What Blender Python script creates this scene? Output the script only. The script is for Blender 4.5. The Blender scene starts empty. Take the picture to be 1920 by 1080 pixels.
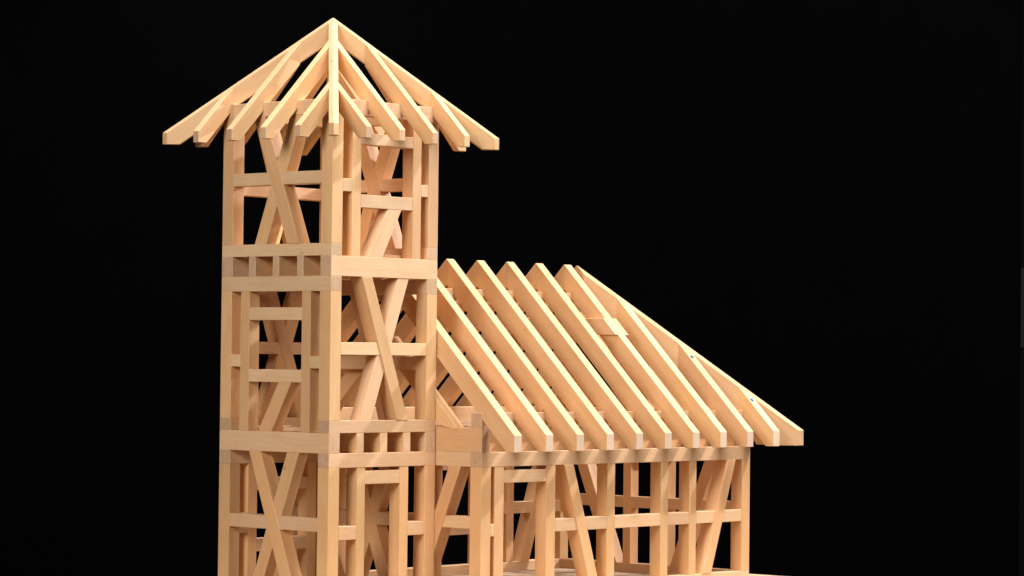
import bpy, bmesh, math, random
from mathutils import Vector, Matrix
random.seed(7)
C = bpy.context.scene
S = 0.30                      # metres per tower width; every coordinate below is in tower widths

# ---------------------------------------------------------------- camera
Q = dict(f=5584.2567, cx=-0.2283, d=18.8853, yaw=0.0728, pitch=0.0242, roll=0.0113)
r2 = 2 ** -.5
R0 = Vector((r2, -r2, 0)); F0 = Vector((r2, r2, 0)); Z = Vector((0, 0, 1))
F1 = math.sin(Q['yaw']) * R0 + math.cos(Q['yaw']) * F0
Rt = math.cos(Q['yaw']) * R0 - math.sin(Q['yaw']) * F0
Fw = math.cos(Q['pitch']) * F1 + math.sin(Q['pitch']) * Z
Up = math.cos(Q['pitch']) * Z - math.sin(Q['pitch']) * F1
Xc = math.cos(Q['roll']) * Rt + math.sin(Q['roll']) * Up
Yc = -math.sin(Q['roll']) * Rt + math.cos(Q['roll']) * Up
pos = (Q['cx'] * R0 - Q['d'] * F0) * S
cam = bpy.data.cameras.new('camera'); co = bpy.data.objects.new('camera', cam); C.collection.objects.link(co)
cam.sensor_width = 36; cam.lens = Q['f'] / 1920 * 36; cam.clip_start = .1; cam.clip_end = 100
M = Matrix((( Xc.x, Yc.x, -Fw.x, pos.x), (Xc.y, Yc.y, -Fw.y, pos.y), (Xc.z, Yc.z, -Fw.z, pos.z), (0, 0, 0, 1)))
co.matrix_world = M; C.camera = co

# ---------------------------------------------------------------- world, light, exposure
w = bpy.data.worlds.new('World'); C.world = w; w.use_nodes = True
w.node_tree.nodes['Background'].inputs[0].default_value = (.8, .85, 1, 1)
w.node_tree.nodes['Background'].inputs[1].default_value = 0.004
C.view_settings.view_transform = 'Standard'; C.view_settings.look = 'None'
C.view_settings.exposure = 0; C.view_settings.gamma = 1; C.view_settings.use_curve_mapping = False
C.render.resolution_x = 1024; C.render.resolution_y = 576

def area(name, direction, dist, size, power, col, target=(1.6, .2, 0)):
    l = bpy.data.lights.new(name, 'AREA'); l.shape = 'DISK'; l.size = size; l.energy = power; l.color = col
    o = bpy.data.objects.new(name, l); C.collection.objects.link(o)
    t = Vector(target) * S; d = Vector(direction).normalized()
    o.location = t + d * dist; o.rotation_euler = d.to_track_quat('Z', 'Y').to_euler()
    return o
area('key_lamp', (2.25, -1.0, 1.3), 4.2, .12, 165, (1, .98, .97))
area('overhead_softbox', (.05, -.42, 1.5), 4.0, 2.2, 365, (.94, .97, 1))
area('side_softbox', (-1.5, -.45, .5), 4.2, 1.4, 118, (1, .97, .93))
area('front_softbox', (.1, -1.5, .35), 3.6, 2.0, 50, (1, .97, .93))
area('rear_softbox', (.6, 1.5, 1.15), 3.1, .8, 85, (1, .98, .97))

# ---------------------------------------------------------------- materials
def wood(name, c0, c1, c2, rough=.55, end=False, spots=True):
    m = bpy.data.materials.new(name); m.use_nodes = True; nt = m.node_tree; N = nt.nodes; L = nt.links
    b = N['Principled BSDF']; b.inputs['Roughness'].default_value = rough
    b.inputs['Specular IOR Level'].default_value = .4
    tc = N.new('ShaderNodeTexCoord'); oi = N.new('ShaderNodeObjectInfo')
    off = N.new('ShaderNodeVectorMath'); off.operation = 'SCALE'; off.inputs[0].default_value = (3.1, 5.7, 9.3)
    L.new(oi.outputs['Random'], off.inputs['Scale'])
    add = N.new('ShaderNodeVectorMath'); add.operation = 'ADD'
    L.new(tc.outputs['Object'], add.inputs[0]); L.new(off.outputs[0], add.inputs[1])
    def mapped(sc):
        mp = N.new('ShaderNodeMapping'); mp.inputs['Scale'].default_value = sc; L.new(add.outputs[0], mp.inputs['Vector']); return mp
    def noise(mp, scale, detail, rough=.6, dist=0):
        n = N.new('ShaderNodeTexNoise'); n.inputs['Scale'].default_value = scale; n.inputs['Detail'].default_value = detail
        n.inputs['Roughness'].default_value = rough; n.inputs['Distortion'].default_value = dist
        L.new(mp.outputs[0], n.inputs['Vector']); return n
    st = (9, 1, 1) if end else (1, 1, 1)
    fine = noise(mapped((3, 60, 60) if not end else (60, 90, 30)), 9, 4)       # close fibres
    band = noise(mapped((2.2, 22, 22) if not end else (5, 60, 14)), 3, 3, .5, .6)    # growth bands
    cloud = noise(mapped((3.5, 9, 9)), 2.2, 3, .55, .3)                        # broad tone drift
    def ramp(src, a, b, ca, cb):
        r = N.new('ShaderNodeValToRGB'); r.color_ramp.elements[0].position = a; r.color_ramp.elements[1].position = b
        r.color_ramp.elements[0].color = (*ca, 1); r.color_ramp.elements[1].color = (*cb, 1)
        L.new(src, r.inputs[0]); return r
    base = ramp(cloud.outputs['Fac'], .35, .68, c0, c1)
    bm_ = ramp(band.outputs['Fac'], .45, .75, (0, 0, 0), (1, 1, 1))
    mix = N.new('ShaderNodeMixRGB'); mix.inputs['Color2'].default_value = (*c2, 1)
    mm = N.new('ShaderNodeMath'); mm.operation = 'MULTIPLY'; mm.inputs[1].default_value = .6 if end else .42
    L.new(bm_.outputs[0], mm.inputs[0]); L.new(mm.outputs[0], mix.inputs['Fac']); L.new(base.outputs[0], mix.inputs['Color1'])
    fr = N.new('ShaderNodeMapRange'); fr.inputs['From Min'].default_value = .3; fr.inputs['From Max'].default_value = .7
    fr.inputs['To Min'].default_value = .92 if not end else .85; fr.inputs['To Max'].default_value = 1.05
    L.new(fine.outputs['Fac'], fr.inputs['Value'])
    mul = N.new('ShaderNodeVectorMath'); mul.operation = 'SCALE'
    L.new(mix.outputs[0], mul.inputs[0]); L.new(fr.outputs[0], mul.inputs['Scale'])
    # each stick was cut from its own board: value and hue drift per object
    vr = N.new('ShaderNodeMapRange'); vr.inputs['To Min'].default_value = .86; vr.inputs['To Max'].default_value = 1.07
    L.new(oi.outputs['Random'], vr.inputs['Value'])
    h7 = N.new('ShaderNodeMath'); h7.operation = 'MULTIPLY'; h7.inputs[1].default_value = 17.3; L.new(oi.outputs['Random'], h7.inputs[0])
    fr2 = N.new('ShaderNodeMath'); fr2.operation = 'FRACT'; L.new(h7.outputs[0], fr2.inputs[0])
    hr = N.new('ShaderNodeMapRange'); hr.inputs['To Min'].default_value = .494; hr.inputs['To Max'].default_value = .501; L.new(fr2.outputs[0], hr.inputs['Value'])
    hs = N.new('ShaderNodeHueSaturation'); L.new(mul.outputs[0], hs.inputs['Color']); L.new(vr.outputs[0], hs.inputs['Value']); L.new(hr.outputs[0], hs.inputs['Hue'])
    col = hs.outputs[0]
    if spots:   # small pin knots, few and far between
        vo = N.new('ShaderNodeTexVoronoi'); mp = mapped((9, 16, 16)); L.new(mp.outputs[0], vo.inputs['Vector']); vo.inputs['Scale'].default_value = 1.0
        sep = N.new('ShaderNodeSeparateColor'); L.new(vo.outputs['Color'], sep.inputs[0])
        rare = N.new('ShaderNodeMath'); rare.operation = 'GREATER_THAN'; rare.inputs[1].default_value = .72; L.new(sep.outputs[0], rare.inputs[0])
        kr = N.new('ShaderNodeMapRange'); kr.inputs['From Min'].default_value = .02; kr.inputs['From Max'].default_value = .045
        kr.inputs['To Min'].default_value = .75; kr.inputs['To Max'].default_value = 0; L.new(vo.outputs['Distance'], kr.inputs['Value'])
        km = N.new('ShaderNodeMath'); km.operation = 'MULTIPLY'; L.new(rare.outputs[0], km.inputs[0]); L.new(kr.outputs[0], km.inputs[1])
        kx = N.new('ShaderNodeMixRGB'); kx.inputs['Color2'].default_value = (.17, .06, .02, 1)
        L.new(km.outputs[0], kx.inputs['Fac']); L.new(col, kx.inputs['Color1']); col = kx.outputs[0]
    L.new(col, b.inputs['Base Color'])
    bp = N.new('ShaderNodeBump'); bp.inputs['Strength'].default_value = .12; bp.inputs['Distance'].default_value = .0006
    L.new(fine.outputs['Fac'], bp.inputs['Height']); L.new(bp.outputs[0], b.inputs['Normal'])
    return m
W_POST = wood('wood_upright', (.68, .387, .172), (.73, .44, .212), (.61, .322, .132))
W_RAIL = wood('wood_level', (.69, .43, .228), (.735, .48, .27), (.64, .37, .182))
W_RAFT = wood('wood_rafter', (.68, .402, .182), (.73, .455, .225), (.61, .335, .138))
W_END = wood('wood_end_grain', (.57, .355, .195), (.63, .41, .24), (.47, .27, .14), .75, True, False)
W_TIP = wood('wood_rafter_end', (.70, .50, .34), (.76, .565, .40), (.63, .42, .28), .75, True, False)
W_BOARD = wood('wood_board', (.40, .27, .16), (.46, .32, .20), (.34, .22, .13))

def plain(name, col, rough):
    m = bpy.data.materials.new(name); m.use_nodes = True; b = m.node_tree.nodes['Principled BSDF']
    n = m.node_tree.nodes.new('ShaderNodeTexNoise'); n.inputs['Scale'].default_value = 40
    r = m.node_tree.nodes.new('ShaderNodeValToRGB')
    r.color_ramp.elements[0].color = (*[c * .85 for c in col], 1); r.color_ramp.elements[1].color = (*[c * 1.15 for c in col], 1)
    m.node_tree.links.new(n.outputs[0], r.inputs[0]); m.node_tree.links.new(r.outputs[0], b.inputs['Base Color'])
    b.inputs['Roughness'].default_value = rough; b.inputs['Specular IOR Level'].default_value = 0.1; return m
CLOTH = plain('black_cloth', (.0008, .0008, .0009), 1.0); CLOTH.node_tree.nodes['Principled BSDF'].inputs['Specular IOR Level'].default_value = 0
BLUE = plain('blue_paper', (.01, .10, .24), .5)
PALE = plain('pale_wall', (.010, .016, .016), .8)

# ---------------------------------------------------------------- builders
root = bpy.data.objects.new('timber_frame_model', None); C.collection.objects.link(root)
root['label'] = 'pale unpainted wooden model of a church frame with square tower and hipped nave roof'
root['category'] = 'architectural model'

def solid(name, verts, faces, grain, mats, parent=root, bev=.0022, jitter=True):
    """closed solid in tower-width coordinates; the object's own X axis runs along the grain"""
    g = Vector(grain).normalized(); up = Z if abs(g.z) < .9 else Vector((0, 1, 0))
    y = up.cross(g).normalized(); z = g.cross(y)
    Rm = Matrix((g, y, z)).transposed()
    c = sum((Vector(v) for v in verts), Vector()) / len(verts)
    bm = bmesh.new(); vs = [bm.verts.new(Rm.transposed() @ ((Vector(v) - c) * S)) for v in verts]
    for f in faces: bm.faces.new([vs[i] for i in f])
    bmesh.ops.recalc_face_normals(bm, faces=bm.faces)
    for f in bm.faces:
        if abs(f.normal.x) > .6: f.material_index = 1
    if bev: bmesh.ops.bevel(bm, geom=list(bm.edges), offset=bev * S, segments=1, affect='EDGES', clamp_overlap=True)
    me = bpy.data.meshes.new(name); bm.to_mesh(me); bm.free()
    for m in mats: me.materials.append(m)
    o = bpy.data.objects.new(name, me); C.collection.objects.link(o); o.parent = parent
    if parent is root: o.matrix_local = Matrix.Translation(c * S) @ Rm.to_4x4()
    return o, c, Rm

def hexa(name, p, q, grain, mats, **k):          # p: 4 points of one end polygon, q: the matching 4
    n = len(p); fs = [tuple(range(n)), tuple(range(2 * n - 1, n - 1, -1))] + [(i, (i + 1) % n, (i + 1) % n + n, i + n) for i in range(n)]
    return solid(name, list(p) + list(q), fs, grain, mats, **k)

def box(name, x0, x1, y0, y1, z0, z1, mats=None, ax=None, **k):
    d = [abs(x1 - x0), abs(y1 - y0), abs(z1 - z0)]
    if ax is None: ax = d.index(max(d))
    g = [0, 0, 0]; g[ax] = 1
    mats = mats or ([W_POST, W_END] if ax == 2 else [W_RAIL, W_END])
    return hexa(name, [(x0, y0, z0), (x1, y0, z0), (x1, y1, z0), (x0, y1, z0)], [(x0, y0, z1), (x1, y0, z1), (x1, y1, z1), (x0, y1, z1)], g, mats, **k)

class Wall:
    """members of one wall; a = coordinate along the wall, outer face at c, thickness t going inwards"""
    def __init__(s, axis, c, t): s.axis, s.c, s.t = axis, c, t
    def pt(s, a, d, z):
        w_ = s.c + d * s.t
        return (a, w_, z) if s.axis == 'x' else (w_, a, z)
    def up(s, name, a0, a1, z0, z1, ins=0):
        lo, hi = ins / abs(s.t), 1 - ins / abs(s.t)
        p, q = s.pt(a0, lo, z0), s.pt(a1, hi, z1)
        return box(name, min(p[0], q[0]), max(p[0], q[0]), min(p[1], q[1]), max(p[1], q[1]), z0, z1, ax=(None if name in ('stud', 'corner_post') else 'xy'.index(s.axis)))
    def lean(s, name, bot, top, z0, z1, ins=0, mat=None):
        """brace: bot=(a0,a1) at z0, top=(a0,a1) at z1"""
        lo, hi = ins / abs(s.t), 1 - ins / abs(s.t)
        def quad(d): return [s.pt(bot[0], d, z0), s.pt(bot[1], d, z0), s.pt(top[1], d, z1), s.pt(top[0], d, z1)]
        g = Vector(s.pt(top[0], 0, z1)) - Vector(s.pt(bot[0], 0, z0))
        return hexa(name, quad(lo), quad(hi), g, [mat or W_POST, W_END])

# levels
zt, z_pl, za, zb, zc, zd = 1.655, 1.557, .6515, .7305, .5225, .4255
ze, zf, zg, zh, zs, zsb = -.3977, -.4768, -.6062, -.6975, -1.500, -1.598
B = .098                          # post width
PRO = .004

def walls(c, t, axis):
    return Wall(axis, c, t)
LW, RW = Wall('y', 0, B), Wall('x', 0, B)          # tower: left face (x=0), right face (y=0)
BW, EW = Wall('x', 1, -B), Wall('y', 1, -B)        # tower: back faces (y=1), (x=1)

# ---- tower corner posts, one length for each storey
for (x0, y0) in ((0, 0), (1 - B, 0), (0, 1 - B), (1 - B, 1 - B)):
    box('corner_post', x0, x0 + B, y0, y0 + B, zb, z_pl)
    box('corner_post', x0, x0 + B, y0, y0 + B, ze, zd)
    box('corner_post', x0, x0 + B, y0, y0 + B, zsb, zh)
# ---- tower top plates
for y0 in (0, 1 - B): box('top_plate', 0, 1, y0, y0 + B, z_pl, zt)
for x0 in (0, 1 - B): box('top_plate', x0, x0 + B, B, 1 - B, z_pl, zt - .004)
# ---- upper floor package
for x0 in (0, 1 - B): box('floor_beam', x0, x0 + B, 0, 1, za, zb)
for y0 in (0, 1 - B): box('floor_beam', 0, 1, y0, y0 + B, zc, za)
for x0 in (0, 1 - B): box('floor_beam', x0, x0 + B, 0, 1, zd, zc)
for a0, a1 in ((.2506, .3082), (.4713, .5293), (.6875, .7503)): box('floor_joist', 0.001, .999, a0, a1, zc, za, mats=[W_RAFT, W_END])
# ---- lower floor package
for y0 in (0, 1 - B): box('floor_beam', 0, 1, y0, y0 + B, zf, ze)
for x0 in (0, 1 - B): box('floor_beam', x0, x0 + B, 0, 1, zg, zf)
for a0, a1 in ((.2544, .3205), (.4727, .5399), (.6912, .7596)): box('floor_joist', a0, a1, .001, .999, zg, zf, mats=[W_RAFT, W_RAIL])
for y0 in (0, 1 - B): box('floor_beam', 0, 1, y0, y0 + B, zh, zg)
# ---- sill
for y0 in (0, 1 - B): box('sill_beam', 0.1, .9, y0, y0 + B, zsb, zs)
for x0 in (0, 1 - B): box('sill_beam', x0, x0 + B, B, 1 - B, zsb, zs)

def rail(W_, a0, a1, z0, z1): W_.up('rail', a0, a1, z0, z1, .0015)
def xpair(W_, z0, z1, A_bot, A_top, B_bot, B_top):
    W_.lean('brace', A_bot, A_top, z0, z1, -PRO); W_.lean('brace', B_bot, B_top, z0, z1, PRO, W_RAIL if W_ is RW else None)

# left face and the x=1 face, upper storey
for W_ in (LW, EW):
    rail(W_, B, 1 - B, 1.113, 1.194)
    xpair(W_, zb, z_pl, (.288, .397), (.613, .715), (.594, .701), (.285, .390))
# back face, upper storey
rail(BW, B, 1 - B, 1.06, 1.138); xpair(BW, za, z_pl, (.60, .70), (.29, .39), (.30, .40), (.60, .70))
# right face, upper storey: window
for a0, a1 in ((.1833, .2668), (.7545, .8357)): RW.up('stud', a0, a1, za, z_pl, .002)
rail(RW, B, .1833, 1.0634, 1.146); rail(RW, .8357, 1 - B, 1.0621, 1.1412)
RW.up('window_header', .2668, .7545, 1.373, 1.446, .003); RW.up('window_sill', .2668, .7545, .967, 1.0505, .003)
RW.lean('brace', (.341, .475), (.525, .652), za, .967, .004, W_RAIL)
# left face, middle storey: window
def mid_window(W_):
    for a0, a1 in ((.1803, .2601), (.7391, .8186)): W_.up('stud', a0, a1, zf, zd, .002)
    rail(W_, B, .1803, -.0677, .0103); rail(W_, .8186, 1 - B, -.062, .0164)
    W_.up('window_header', .2601, .7391, .2405, .3226, .003); W_.up('window_sill', .2601, .7391, -.159, -.0777, .003)
    W_.lean('brace', (.5236, .6486), (.35, .4662), zf, -.159, .004)
mid_window(LW)
# right face and back face, middle storey: cross
for W_ in (RW, BW):
    rail(W_, B, 1 - B, .0217, .102)
    xpair(W_, ze, zc, (.6225, .7278), (.2782, .3763), (.2828, .3877), (.6234, .7294))
rail(EW, B, 1 - B, -.072, .0174); xpair(EW, zf, zd, (.30, .40), (.60, .70), (.60, .70), (.30, .40))
# left face and x=1 face, lower storey: cross
for W_ in (LW, EW):
    rail(W_, B, 1 - B, -1.1035, -1.0166)
    xpair(W_, zs, zg, (.288, .39), (.6146, .72), (.606, .704), (.2711, .3803))
# right face, lower storey: door
for a0, a1 in ((.2617, .3372), (.6645, .7449)): RW.up('stud', a0, a1, zsb, zh, .002)
RW.up('door_header', .3372, .6645, -.8058, -.7204, .003)
rail(RW, B, .2617, -1.1565, -1.0694); rail(RW, .7449, 1 - B, -1.1477, -1.06)
# back face, lower storey: window
for a0, a1 in ((.172, .2575), (.729, .81)): BW.up('stud', a0, a1, zsb, zh, .002)
BW.up('window_header', .2575, .729, -.874, -.795, .003); BW.up('window_sill', .2575, .729, -1.278, -1.194, .003)
rail(BW, B, .172, -1.15, -1.07); rail(BW, .81, 1 - B, -1.15, -1.07)
BW.lean('brace', (.33, .43), (.53, .63), zs, -1.278, .004)

# ---------------------------------------------------------------- roofs
def rafter(name, Mp, t0, t1, u0, u1, ez, h, dv, mats=None):
    mats = mats or [W_RAFT, W_TIP if dv > .15 else W_END]
    """Mp(t,u) -> (x,y); u runs inwards from the eave; u1 = inner end at t0 and t1"""
    if not isinstance(u1, tuple): u1 = (u1, u1)
    k = dv - h
    def prof(t, ue): return [(*Mp(t, 0), ez), (*Mp(t, ue), ez + ue), (*Mp(t, ue), ez + ue - dv), (*Mp(t, k), ez - h), (*Mp(t, 0), ez - h)]
    p, q = prof(t0, u1[0]), prof(t1, u1[1]); g = Vector(p[1]) - Vector(p[0])
    return hexa(name, p, q, g, mats or [W_RAFT, W_TIP])
def hip(Cx, sx, sy, corner, c, e, ez, h, dv):
    """hip rafter from corner (x,y) going in direction (sx,sy) over run c, half width e, two backed facets"""
    k = dv - h
    def pl(a, o): return (corner[0] + sx * (a + o * r2), corner[1] + sy * (a - o * r2))
    def sec(a, zb_): return zb_
    V = []
    s0, s1 = e * r2, c - e * r2
    V.append((*pl(0, 0), ez)); V.append((*pl(c, 0), ez + c))                      # 0,1 ridge line
    for o in (e, -e):                                                              # 2..6, 7..11
        V += [(*pl(s0, o), ez), (*pl(s1, o), ez + s1 - s0), (*pl(s1, o), ez + s1 - s0 - dv + s0), (*pl(k, o), ez - h), (*pl(s0, o), ez - h)]
    V += [(*pl(0, 0), ez - h), (*pl(c, 0), ez + s1 - dv)]                          # 12,13
    Fc = [(0, 1, 3, 2), (0, 1, 8, 7), (2, 3, 4, 5, 6), (7, 8, 9, 10, 11), (0, 2, 6, 12), (0, 7, 11, 12),
          (1, 3, 4, 13), (1, 8, 9, 13), (12, 6, 5, 10, 11), (5, 4, 9, 10), (4, 13, 9)]
    return solid('hip_rafter', V, Fc, (sx, sy, 1), [W_RAFT, W_TIP if dv > .2 else W_END])

# tower roof: a pyramid of four hips and sixteen jack rafters
eh, ezt = .2816, 1.461; c = .5 + eh; L0, L1 = -eh, 1 + eh; e_t = .0305
for cx_, cy_, sx, sy in ((L0, L0, 1, 1), (L1, L0, -1, 1), (L0, L1, 1, -1), (L1, L1, -1, -1)):
    hip(None, sx, sy, (cx_, cy_), c - .0005, e_t, ezt, .075, .155)
sides = [lambda t, u: (L0 + t, L0 + u), lambda t, u: (L0 + u, L0 + t), lambda t, u: (L0 + t, L1 - u), lambda t, u: (L1 - u, L0 + t)]
Ls = L1 - L0
for Mp in sides:
    for cc in (.036, .345, .655, .964):
        t0, t1 = cc - .0255 + eh, cc + .0255 + eh
        f = lambda t: min(t, Ls - t) - e_t * 2 ** .5 + .002
        rafter('jack_rafter', Mp, t0, t1, 0, (f(t0), f(t1)), ezt - .0006, .073, .145)

# nave roof
ezn, ey0, ey1, ex1 = -.485, -.677, 1.677, 4.2205; cn = 1.177; e_n = .046; rw = .0755
for sy, cy_ in ((1, ey0), (-1, ey1)):
    hip(None, -1, sy, (ex1, cy_), cn - .0005, e_n, ezn, .11, .235)
front = lambda t, u: (t, ey0 + u); rear = lambda t, u: (t, ey1 - u); endm = lambda t, u: (ex1 - u, ey0 + t)
xs = [1.0095 + .3153 * i for i in range(10)]
stick = []
for Mp in (front, rear):
    for i, x in enumerate(xs):
        if i < 7: rafter('common_rafter', Mp, x, x + rw, 0, cn - .0008, ezn, .11, .18)
        else:
            f = lambda t: (ex1 - t) - e_n * 2 ** .5 + .002
            o = rafter('jack_rafter', Mp, x, x + rw, 0, (f(x), f(x + rw)), ezn - .0006, .11, .18)
            if Mp is front and i > 7: stick.append((o, x + rw * .5))
for i in (7, 8, 9):
    t = ex1 - xs[i] - rw
    for t0 in (t, 2 * cn - t - rw):
        f = lambda t: min(t, 2 * cn - t) - e_n * 2 ** .5 + .002
        rafter('jack_rafter', endm, t0, t0 + rw, 0, (f(t0), f(t0 + rw)), ezn - .0006, .11, .18)
rafter('common_rafter', endm, cn - rw / 2, cn + rw / 2, 0, cn - .06, ezn - .0006, .11, .18)
# blue paper dots on two of the jack rafters
for (o, x), y in zip(stick, (-.1544, -.4601)):
    ob, cc, Rm = o
    n = 20; r = .016
    a, b = Vector((1, 0, 0)), Vector((0, r2, r2)); nn = Vector((0, -r2, r2))
    ctr = Vector((x - .006, y, ezn + (y - ey0))) + nn * .0006
    ring = [ctr + r * (math.cos(6.2832 * i / n) * a + math.sin(6.2832 * i / n) * b) for i in range(n)]
    bm = bmesh.new()
    lo = [bm.verts.new(Rm.transposed() @ ((v - cc) * S)) for v in ring]; hi = [bm.verts.new(Rm.transposed() @ ((v + nn * .0015 - cc) * S)) for v in ring]
    bm.faces.new(hi); bm.faces.new(lo[::-1])
    for i in range(n): bm.faces.new((lo[i], lo[(i + 1) % n], hi[(i + 1) % n], hi[i]))
    bmesh.ops.recalc_face_normals(bm, faces=bm.faces)
    me = bpy.data.meshes.new('sticker'); bm.to_mesh(me); bm.free(); me.materials.append(BLUE)
    so = bpy.data.objects.new('sticker', me); C.collection.objects.link(so); so.parent = ob; so['label'] = 'small round blue paper dot'
# ridge beam and the pair of collar ties with ends cut to the roof slope
box('ridge_beam', 1.0, 2.995, .434, .566, .385, .4855)
for x0, x1 in ((2.872, 2.9012), (2.978, 3.018)):
    zl, zh_ = .186, .304
    yl, yh = ey0 + (zl - ezn) - .002, ey0 + (zh_ - ezn) - .002
    P_ = lambda x: [(x, yl, zl), (x, 1 - yl, zl), (x, 1 - yh, zh_), (x, yh, zh_)]
    hexa('collar_tie', P_(x0), P_(x1), (0, 1, 0), [W_RAFT, W_RAFT])
# short struts rising from the gable beam
for sgn in (1, -1):
    def yy(y): return y if sgn > 0 else 1 - y
    pr = [(-.180, -.4445), (-.162, -.456), (-.02, -.43), (.42, .01), (.42, .153)]
    P_ = lambda x: [(x, yy(y), z) for y, z in pr]
    hexa('strut', P_(1.0035), P_(1.081), (0, sgn, 1), [W_RAFT, W_END])

# ---------------------------------------------------------------- nave walls
yN, yF, xA, xZ, T = -.4, 1.4, 1.0065, 3.947, .097
FW, RR = Wall('x', yN, T), Wall('x', yF, -T)
GW, HW = Wall('y', xA, T), Wall('y', xZ, -T)
for y0 in (yN, yF - T):
    for x0 in (xA, xZ - T): box('corner_post', x0, x0 + T, y0, y0 + T, zs, zh - .0005)
    box('wall_plate', xA, xZ, y0, y0 + T, zh, -.6015)
    box('eaves_beam', xA, xZ, y0 + .0015, y0 + T - .0015, -.4435, -.345)
    box('eaves_beam', xA + T, xZ - T, y0 + (.07 if y0 < 0 else .004), y0 + T - (.004 if y0 < 0 else .07), -.6015, -.4435, mats=[W_RAFT, W_END])
    box('sill_beam', xA, xZ, y0, y0 + T, zsb, zs)
box('gable_beam', xA, xA + .0785, yN, yF, -.6015, -.4435, mats=[W_RAFT, W_END])
box('gable_beam', xZ - T, xZ, yN, yF, -.6015, -.4435, mats=[W_RAFT, W_END])
box('eaves_beam', xZ - T + .0015, xZ - .0015, yN + T, yF - T, -.4435, -.347)
box('wall_plate', xZ - T, xZ, yN + T, yF - T, zh, -.6015)
box('wall_plate', xA, xA + T, yN + T, yF - T, zh, -.6015)
box('sill_beam', xZ - T, xZ, yN + T, yF - T, zsb, zs)
box('sill_beam', xA, xA + T, yN + T, yF - T, zsb, zs)
PT = zh
for W_ in (FW, RR):
    for a0, a1 in ((1.1441, 1.2339), (1.664, 1.759), (2.3095, 2.3942), (2.9028, 2.987), (3.2304, 3.3116)):
        if W_ is RR and a0 in (2.3095,): continue
        W_.up('stud', a0, a1, zs, PT, .0015)
    rail(W_, 1.103, 1.1441, -1.1508, -1.0702)
    W_.up('window_header', 1.2339, 1.664, -.8045, -.723, .003)
    z0, z1 = -1.1414, -1.0575
    if W_ is FW:
        rail(W_, 1.759, 2.3095, z0, z1); rail(W_, 2.3942, 2.9028, z0, z1)
    rail(W_, 2.987, 3.2304, z0, z1); rail(W_, 3.3116, 3.851, z0, z1)
    if W_ is FW: W_.lean('brace', (2.12, 2.221), (1.843, 1.943), zs, PT, -PRO)
    W_.lean('brace', (3.381, 3.487), (3.666, 3.768), zs, PT, -PRO)
# rear wall window
RR.up('stud', 2.32, 2.40, zs, PT, .0015); RR.up('window_sill', 2.40, 2.9028, -1.278, -1.194, .003); RR.up('window_header', 2.40, 2.9028, -.8045, -.723, .003)
# gable wall, beside the tower on both sides
for m in (0, 1):
    g = (lambda a, b: (a, b)) if m == 0 else (lambda a, b: (1 - b, 1 - a))
    a0, a1 = g(yN + T, .05); rail(GW, a0, a1, -1.101, -1.0225)
    GW.lean('brace', g(.10, .205), g(-.222, -.119), zs, PT, -PRO)
    a0, a1 = g(.02, .1); GW.up('stud', a0 + .0, a1, zs, PT, .006)
# hip-end wall
for a0, a1 in ((.2746, .3441), (.6253, .6963)): HW.up('stud', a0, a1, zs, PT, .0015)
rail(HW, yN + T, .2746, -1.085, -1.0035); rail(HW, .3441, .6253, -1.085, -1.0035); rail(HW, .6963, yF - T, -1.085, -1.0035)
HW.lean('brace', (.75, .85), (1.07, 1.17), zs, PT, -PRO); HW.lean('brace', (.15, .25), (-.17, -.07), zs, PT, -PRO)
# ceiling joists of the nave, one under each rafter pair
for x in xs[1:9]: box('ceiling_joist', x, x + .078, yN + .07, yF - .07, -.5985, -.4405)
# unseen boards added over the tower's joists to keep the storeys below dark
for z1 in (za + .026, zf + .026):
    for i in range(5):
        y0 = B + .002 + i * .1605; box('shade_board', B + .003, 1 - B - .003, y0, y0 + .157, z1 - .024, z1, mats=[W_RAFT, W_END])
# ---------------------------------------------------------------- base board
base, _, _ = box('base_board', -.9, 4.80, -1.25, 2.25, zsb - .07, zsb - .0005, mats=[W_BOARD, W_END])
for i in range(9):
    y0 = yN + T + .008 + i * .178
    if y0 + .172 < yF - T + .01: box('floor_plank', xA + T + .005, xZ - T - .005, y0, y0 + .172, zsb, zsb + .03, mats=[W_BOARD, W_END])

# ---------------------------------------------------------------- backdrop
def grid(name, x0, x1, z0, z1, y, nx, fold, mat, label=None, cat=None, kind=None):
    """hanging sheet facing the camera, in camera-aligned plan axes (metres)"""
    bm = bmesh.new(); cols = []
    for i in range(nx + 1):
        a = x0 + (x1 - x0) * i / nx; d = y + fold * (math.sin(a * 9) + .5 * math.sin(a * 21 + 1))
        col = []
        for dd in (0, .01):
            for z in (z0, z1):
                p = R0 * a + F0 * (d + dd); col.append(bm.verts.new((p.x, p.y, z)))
        cols.append(col)
    for i in range(nx):
        A_, B_ = cols[i], cols[i + 1]
        bm.faces.new((A_[0], B_[0], B_[1], A_[1])); bm.faces.new((A_[2], A_[3], B_[3], B_[2]))
        bm.faces.new((A_[1], B_[1], B_[3], A_[3])); bm.faces.new((A_[0], A_[2], B_[2], B_[0]))
    bm.faces.new((cols[0][0], cols[0][1], cols[0][3], cols[0][2])); bm.faces.new((cols[-1][0], cols[-1][2], cols[-1][3], cols[-1][1]))
    bmesh.ops.recalc_face_normals(bm, faces=bm.faces)
    me = bpy.data.meshes.new(name); bm.to_mesh(me); bm.free(); me.materials.append(mat)
    o = bpy.data.objects.new(name, me); C.collection.objects.link(o)
    if kind: o['kind'] = kind
    if label: o['label'] = label; o['category'] = cat
    return o
grid('backdrop', -6, 2.121, -3, 4, 3.2, 300, .001, CLOTH, kind='structure')
grid('display_panel', 2.18, 3.4, .062, .33, 4.2, 12, .0, PALE, 'dim grey green panel standing behind the right edge of the black backdrop', 'panel')
